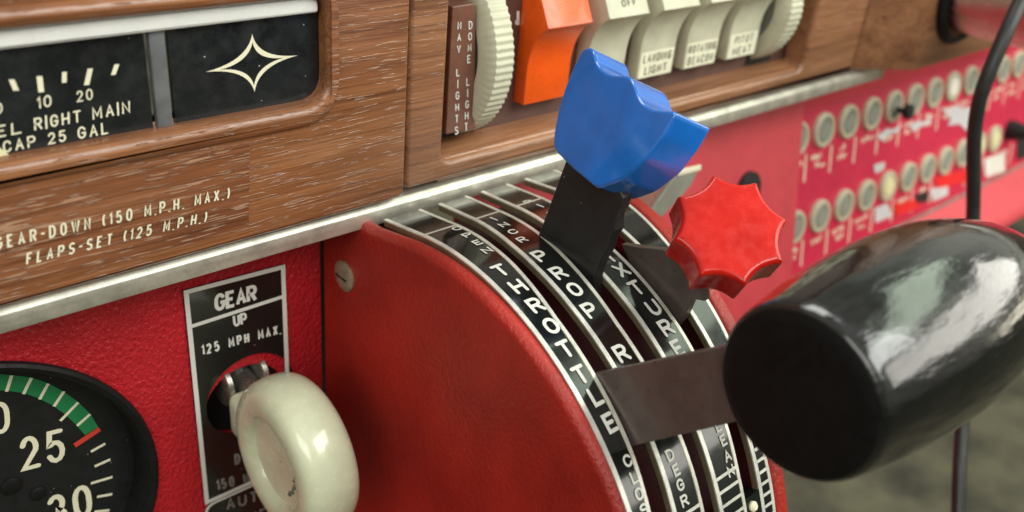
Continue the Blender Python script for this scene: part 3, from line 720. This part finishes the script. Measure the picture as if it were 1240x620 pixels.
ml = thing('mixture_lever', 'dark lever topped with a red star-shaped knob', 'lever', (12.8, -6.4, -9))
blade(ml, [(752, 296), (775, 300), (800, 302), (850, 325), (852, 365), (838, 362), (828, 384), (815, 402), (775, 350)], 12.66, .2, 'blade_brown', .03)
rn = Vector((-.40, -.465, .79)).normalized(); P0 = atX((885, 280), 12.75)
U = Vector((1, 0, 0)); U = (U-rn*U.dot(rn)).normalized(); Wv = rn.cross(U); FR = (P0, U, Wv)
q = np.array(px2(FR, [(865, 209), (918.5, 217), (955, 265), (950.5, 317), (904, 346), (847, 336), (817, 288), (820, 236)]))
s = np.linalg.lstsq(np.c_[q, np.ones(len(q))], (q**2).sum(1), rcond=None)[0]; c0 = s[:2]/2; r0 = math.sqrt(s[2]+c0@c0)
ang = [math.degrees(math.atan2(p[1]-c0[1], p[0]-c0[0])) for p in q]
sp = []
for i in range(8):
    p = q[i]; p2 = q[(i+1) % 8]
    # vertices where the photo has them pulled to the common radius, scallops between
    v = c0+(p-c0)/np.linalg.norm(p-c0)*(.5*r0+.5*np.linalg.norm(p-c0)); v2 = c0+(p2-c0)/np.linalg.norm(p2-c0)*(.5*r0+.5*np.linalg.norm(p2-c0))
    mid = (v+v2)/2; mid = c0+(mid-c0)*.75
    for t in np.linspace(.04, .96, 9): sp.append(tuple(v*(1-t)**2+mid*2*t*(1-t)+v2*t*t))
plate('star_knob', [smooth_loop(sp, 1)], FR, .8, .10, 'red_gloss', ml, res=4, sharp=50)
print('STAR', c0, r0, [round(a) for a in ang])
m = MB(); m.lathe([(-.7, .55), (-1.2, .4)], P0+U*c0[0]+Wv*c0[1], rn, 24); m.build('knob_boss', 'red_gloss', ml)

tb = thing('tab_lever', 'short grey-brown tab with a cream tip behind the blue knob', 'lever', (17, -1.5, -11))
FT = FY(-1.9)
plate('front_face', [px2(FT, [(819, 212), (847, 205), (836, 226), (803, 262), (780, 266)])], FT, .2, .03, 'grey_btn', tb)
m = MB(); m.hexa([atY(p, -1.93) for p in [(818, 206), (849, 199), (849, 206), (821, 214)]], [atY(p, -1.7) for p in [(818, 206), (849, 199), (849, 206), (821, 214)]]); m.build('tip', 'cream', tb, bevel=.03)
m = MB(); m.hexa([atY(p, -1.85) for p in [(770, 205), (817, 206), (780, 266), (740, 250)]], [atY(p, -1.7) for p in [(770, 205), (817, 206), (780, 266), (740, 250)]]); m.build('side_face', 'red_reflect_tint', tb)
pg = thing('black_plug', 'black round plug in the pink-red panel above the star knob', 'plug', (25.9, -.5, -12.2))
c = atplane((905, 229), TP+TN*.34, TN); m = MB(); m.lathe([(0, .62), (.12, .62), (.2, .5), (.21, .01)], c, TN, 32); m.build('cap', 'dark_void', pg)
# ================================================================== SWITCHES
def wheel(name, label, x0, w, yc, zc, R, teeth, group=None):
    t = thing(name, label, 'dimmer wheel', (x0+w/2, YP, zc))
    n = teeth*4; vs = []; fs = []
    prof = [(.16, R-.62, 0), (.0, R-.5, 0), (.0, R-.16, 0), (.10, R-.03, 1), (w-.1, R-.03, 1), (w, R-.16, 0), (w, R-.6, 0)]
    for (dx, r, tooth) in prof:
        for k in range(n):
            a = 2*math.pi*k/n; rr = r+(.028*(1 if k % 4 in (1, 2) else 0) if tooth else 0)
            vs.append((x0+dx, yc-rr*math.cos(a), zc+rr*math.sin(a)))
    for i in range(len(prof)-1):
        for k in range(n): fs.append((i*n+k, i*n+(k+1) % n, (i+1)*n+(k+1) % n, (i+1)*n+k))
    m = MB(); m.add(vs, fs); m.build('ribbed_rim', 'cream_sw', t, sharp=40)
    m = MB(); m.lathe([(.14, .02), (.14, R-.6), (w-.1, R-.6), (w-.1, .02)], (x0, yc, zc), (1, 0, 0), 48); m.build('disc', 'grey_btn', t)
    return t
wheel('dimmer_wheel', 'ribbed cream thumbwheel beside the NAV LIGHTS placard', 12.36, .68, .36, -5.9, 2.08, 80)
wheel('dimmer_wheel', 'cream thumbwheel at the right end of the rocker switches', 23.45, .78, .1, -6.0, 1.72, 60)
m = MB(); m.box((12.0, YP-.012, -7.75), (13.15, YP-.004, -4)); m.build('wheel_slot', 'dark_void', bp)
m = MB(); m.box((23.3, YP-.012, -7.75), (24.6, YP-.004, -4)); m.build('wheel_slot', 'dark_void', bp)

XS = 14.03; cr = atX((665, 35.5), XS); tp_ = atX((641, 0), XS); lb = atX((634, 128), XS); md = atX((637, 90), XS)
print('ROCKER crease', cr, 'top', tp_, 'bottom', lb, 'mid', md)
PW = 1.40
def rocker(name, label, x0, mat, lines, off, dk=0):
    t = thing(name, label, 'rocker switch', (x0+PW/2, YP, -7.2), 'rocker switches in the walnut frame')
    yb = lb.y; zb = lb.z
    curve = []
    za = zb+.74
    for k in range(9):
        u = k/8; curve.append((yb*(1-u)**2+(yb+.02)*2*u*(1-u)+cr.y*u*u, za+(cr.z-za)*(1-(1-u)**1.25)))
    prof = [(YP, zb-.02), (yb, zb)]+curve+[(cr.y+.05, cr.z+.06), (cr.y+.42, cr.z+.75), (YP, cr.z+1.25)]
    m = MB(); m.prism([(x0, p[0], p[1]) for p in prof], (PW, 0, 0)); body = m.build('rocker', mat, t, bevel=.035, segs=2, sharp=28)
    if lines is not None:
        m = MB(); e = .05
        m.add([(x0+e, yb-.006, zb+.03), (x0+PW-e, yb-.006, zb+.03), (x0+PW-e, yb-.006, za-.03), (x0+e, yb-.006, za-.03)], [(0, 1, 2, 3)])
        m.build('label_face', 'cream_label', body)
        m = MB()
        for i, s in enumerate(lines):
            z0 = zb+.42-.32*i; w = PW*(.78 if len(s) > 5 else .62)*(1 if len(s) < 8 else 1.08); xa = x0+(PW-w)/2
            text_layout(m, s, w, .23, .15, (lambda xa, z0: (lambda u, v, l: Vector((xa+u, yb-.014-l, z0+v))))(xa, z0))
        if lines: m.build('lettering', 'dark_print', body)
    if off:
        A = Vector((x0, cr.y+.05, cr.z+.06)); B = Vector((x0, cr.y+.42, cr.z+.75)); d = (B-A).normalized(); nn = Vector((1, 0, 0)).cross(d).normalized()
        if nn.y > 0: nn = -nn
        m = MB(); text_layout(m, off, .5, .17, .18, lambda u, v, l: A+Vector((.5+u, 0, 0))+d*(.16+v)+nn*(.012+l)); m.build('off_lettering', 'dark_print', body)
    return t
rocker('rocker_switch', 'bright orange rocker switch', XS, 'orange', None, None)
for x, lbl, ln in [(15.98, 'cream rocker switch half hidden behind the blue knob', None), (17.93, 'cream rocker switch labelled LANDING LIGHT', ['LANDING', 'LIGHT']),
                   (19.8, 'cream rocker switch labelled ROTATING BEACON', ['ROTATING', 'BEACON']), (21.7, 'greyish cream rocker switch labelled PITOT HEAT', ['PITOT', 'HEAT'])]:
    rocker('rocker_switch', lbl, x, 'cream_sw', ln, 'OFF')

# ================================================================== CIRCUIT BREAKERS
tilt = math.atan(.19)
def on_tilt(x, z, out=0.0): return Vector((x, yT(z), z))+TN*out
def make_breaker(btn):
    t = bpy.data.objects.new('circuit_breaker', None); COL.objects.link(t)
    m = MB(); m.lathe([(0, .66), (.08, .66), (.16, .62), (.18, .56), (.16, .47), (.04, .45)], (0, 0, 0), (0, -1, 0), 32, cap=False); m.build('bezel_ring', 'bezel_ring', t)
    m = MB(); m.lathe([(.03, .45), (.12, .43), (.17, .38), (.18, .01)], (0, 0, 0), (0, -1, 0), 28, cap=False); m.build('button', btn, t)
    return t
protos = {}
ORD = ['first', 'second', 'third', 'fourth', 'fifth', 'sixth', 'seventh', 'eighth', 'ninth', 'tenth', 'eleventh', 'twelfth', 'thirteenth', 'fourteenth', 'fifteenth']
def place_breaker(x, z, btn, label):
    if btn not in protos:
        t = make_breaker(btn); protos[btn] = t
    else:
        src = protos[btn]; t = src.copy(); COL.objects.link(t)
        for ch in src.children:
            c = ch.copy(); COL.objects.link(c); c.parent = t
    t.location = on_tilt(x, z, .01); t.rotation_euler = (-tilt, 0, 0)
    tag(t, label, 'circuit breaker', 'circuit breakers on the red placard')
for k in range(12):
    b = 'white_btn' if k == 7 else 'grey_btn'
    place_breaker(28.5+1.735*k, -11.3, b, f'{ORD[k]} circuit breaker from the left in the upper row' if k != 7 else 'circuit breaker with a white button in the upper row')
for k in range(11):
    b = 'cream_btn' if k in (4, 9, 10) else 'grey_btn'
    place_breaker(28.75+1.735*k, -14.62, b, f'{ORD[k]} circuit breaker from the left in the lower row' if k != 4 else 'circuit breaker with a bright cream button in the lower row')
cp = thing('pulled_knob', 'black pulled plunger standing out of an upper row breaker', 'knob', on_tilt(35.4, -11.3))
c = on_tilt(35.55, -11.45); m = MB(); m.lathe([(.1, .12), (.5, .12), (.52, .3), (.75, .3), (.8, .22), (.81, .01)], c, TN, 20); m.build('plunger', 'dark_void', cp)
c = on_tilt(28.75+1.735*11, -14.5); tg = thing('black_toggle', 'black toggle at the right end of the lower breaker row', 'toggle', c)
m = MB(); m.lathe([(0, .5), (.3, .48), (.9, .3), (1.1, .2), (1.12, .01)], c, TN, 20); m.build('cap', 'dark_void', tg)
bpl = thing('breaker_placard', 'raspberry red placard with worn pale captions under the breakers', 'placard', on_tilt(40, -16.7))
m = MB(); m.add([on_tilt(28.42, -16.6, .012), on_tilt(60, -16.6, .012), on_tilt(60, -10.35, .012), on_tilt(28.42, -10.35, .012)], [(0, 1, 2, 3)]); m.build('sheet', 'red_placard', bpl)
m = MB(); rnd = random.Random(3)
def dash(x, z, w, h, out=.02): m.add([on_tilt(x, z, out), on_tilt(x+w, z, out), on_tilt(x+w, z+h, out), on_tilt(x, z+h, out)], [(0, 1, 2, 3)])
for row in (-11.3, -14.62):
    for k in range(15):
        x = 28.5+1.735*k+(.25 if row < -12 else 0)
        dash(x+.72, row-1.75, .09, 1.05)
        for r in range(rnd.choice((1, 2, 2))):
            z = row-1.08-.32*r; xx = x-.58+rnd.random()*.3; end = x+.5-rnd.random()*.5
            while xx < end:
                w = .05+rnd.random()*.07; hh = rnd.choice((.2, .2, .12)); dash(xx, z+rnd.choice((0, .05)), w, hh); xx += w+.05+rnd.random()*.05
o = m.build('worn_captions', 'cream', bpl); o['kind'] = 'stuff'
def sticker(name, label, pts, mat, out):
    m = MB(); P0 = TP+TN*out
    top = [atplane(p, P0, TN) for p in pts]; m.prism(top, -TN*.02)
    return tag(m.build(name, mat), label, 'tape')
sticker('torn_tape', 'torn pale tape scrap beside the white-button breaker', [(1140, 131), (1150, 133), (1158, 127), (1166, 131), (1176, 130), (1190, 133), (1184, 142), (1190, 150), (1178, 146), (1172, 160), (1162, 150), (1148, 152), (1152, 144)], 'tape', .05)
sticker('torn_tape', 'small torn pale tape under the black plunger', [(1062, 166), (1074, 156), (1084, 156), (1092, 150), (1088, 160), (1076, 163), (1070, 171)], 'tape', .05)
sticker('torn_tape', 'pale tape scrap under the seventh upper breaker', [(1102, 152), (1112, 146), (1118, 148), (1128, 141), (1127, 149), (1114, 154), (1106, 160)], 'tape', .045)
sticker('torn_tape', 'pale tape scrap above the cream-button breaker', [(1058, 200), (1072, 196), (1070, 206), (1060, 210)], 'tape', .05)
sticker('torn_tape', 'long pale tape under the lower breaker row', [(1060, 252), (1075, 246), (1080, 262), (1060, 270)], 'tape', .05)
sticker('torn_tape', 'pale tape next to the black strip on lower row', [(1126, 230), (1148, 222), (1148, 236), (1130, 244)], 'tape', .05)
sticker('red_tape', 'bright red tape piece under the lower breaker row', [(1130, 216), (1170, 205), (1172, 220), (1136, 228)], 'red_tape', .055)
sticker('red_tape', 'bright red tape piece left of the black strip', [(1082, 248), (1112, 240), (1116, 250), (1086, 262)], 'red_tape', .055)
sticker('black_tape', 'short black tape strip under the lower breaker row', [(1109, 236), (1124, 231), (1124, 243), (1110, 247)], 'dark_void', .06)
sticker('white_label', 'square white label under the cream buttons at right', [(1192, 193), (1217, 184), (1217, 207), (1194, 215)], 'white_btn', .06)
sticker('black_tape', 'tall black tape mark right of the white label', [(1232, 160), (1244, 156), (1244, 190), (1232, 194)], 'dark_void', .06)

# ---- cable and control shaft
cb = thing('cable', 'thin black cable hanging in front of the circuit breakers', 'cable', atdepth((1178, 200), 27))
pts = [(1262, -60, 25), (1248, -25, 25), (1234, 5, 25), (1218, 40, 25), (1200, 82, 25.2), (1188, 115, 25.5), (1181, 150, 26), (1179, 190, 26.5), (1179, 230, 27), (1178, 270, 27.4), (1175, 340, 27.6), (1170, 430, 27.4), (1165, 520, 27.2), (1162, 570, 27), (1160, 640, 26.8), (1157, 720, 26.5)]
P = [atdepth((a, b), d) for a, b, d in pts]; sm = []
for i in range(len(P)-1):
    p0, p1, p2, p3 = P[max(0, i-1)], P[i], P[i+1], P[min(len(P)-1, i+2)]
    for k in range(6):
        t = k/6; sm.append(.5*((2*p1)+(p2-p0)*t+(2*p0-5*p1+4*p2-p3)*t*t+(3*p1-p0-3*p2+p3)*t**3))
m = MB(); m.tube(sm, .2, 16); m.build('sheath', 'cable', cb, sharp=60)
cs = thing('control_shaft', 'polished control shaft coming out of the wood at upper right', 'control shaft', (36.5, -2.6, -6))
e1 = atY((1137, 12), -2.7); e2 = atY((1152, 54), -2.7); rs_ = 2.1; c = Vector((e1.x+rs_, -2.6, e2.z+rs_))
m = MB(); m.lathe([(0, 1.65), (-14, 1.65)], c, (0, 1, 0), 48); m.build('shaft', 'chrome', cs, sharp=60)
m = MB(); m.lathe([(.1, 1.85), (.1, 2.1), (-.12, 2.1), (-.2, 2.02), (-.2, 1.85)], c, (0, 1, 0), 48, cap=False); m.build('gap_shade_ring', 'black_bezel', cs)  # black ring stands in for the shadowed gap around the shaft

# ================================================================== LIGHT
w = bpy.data.worlds.new('World'); S.world = w; w.use_nodes = True; nt = w.node_tree
bg = nt.nodes['Background']; tc = N(nt, 'ShaderNodeTexCoord')
sep = N(nt, 'ShaderNodeSeparateXYZ'); L(nt, tc.outputs['Generated'], sep.inputs[0])
mr = N(nt, 'ShaderNodeMapRange'); L(nt, sep.outputs['Z'], mr.inputs['Value']); mr.inputs['From Min'].default_value = -1
base = ramp(nt, mr.outputs['Result'], [(.0, (.05, .045, .035)), (.45, (.16, .15, .12)), (.56, (.40, .40, .34)), (.8, (.62, .66, .56)), (1, (.7, .72, .66))])
no = N(nt, 'ShaderNodeTexNoise', Scale=2.3, Detail=3.0); L(nt, tc.outputs['Generated'], no.inputs['Vector'])
va = ramp(nt, no.outputs['Fac'], [(.38, (.35, .35, .35)), (.62, (1.5, 1.5, 1.5))])
mx = N(nt, 'ShaderNodeMix', data_type='RGBA', blend_type='MULTIPLY'); mx.inputs[0].default_value = 1; L(nt, base, mx.inputs[6]); L(nt, va, mx.inputs[7])
L(nt, mx.outputs[2], bg.inputs['Color']); bg.inputs['Strength'].default_value = .9
def area(name, pos, target, sx, sy, power, col):
    d = bpy.data.lights.new(name, 'AREA'); d.shape = 'RECTANGLE'; d.size = sx; d.size_y = sy; d.energy = power; d.color = col
    o = bpy.data.objects.new(name, d); COL.objects.link(o); o.location = pos
    o.rotation_euler = (Vector(target)-Vector(pos)).to_track_quat('-Z', 'Y').to_euler(); return o
T = Vector((11, -4, -9))
def win_light(name, d, dist, sx, sy, rad, col):
    pos = T+Vector(d).normalized()*dist; return area(name, pos, T, sx, sy, rad*math.pi*sx*sy, col)
win_light('right_window', (.76, -.58, .37), 70, 60, 21, 4.4, (1, .97, .88))
win_light('right_roof_light', (.70, -.26, .68), 75, 48, 16, 3.4, (.84, 1, .78))
win_light('low_right_glint_light', (.86, -.50, .06), 70, 22, 7, 3.0, (1, .93, .72))  # lamp added for a cream reflection low on the barrel grip
win_light('top_fill_light', (.12, .38, .92), 70, 44, 30, 6.5, (1, 1, .97))  # fill lamp added above to brighten upward-facing surfaces
win_light('overhead_light', (.30, -.78, .80), 80, 60, 30, 7.5, (.98, 1, .95))
win_light('left_window', (-.75, -.45, .55), 80, 50, 34, 3.8, (1, .97, .92))
S.view_settings.view_transform = 'Standard'; S.view_settings.look = 'None'; S.view_settings.exposure = 0.12; S.view_settings.gamma = 1
S.cycles.max_bounces = 8
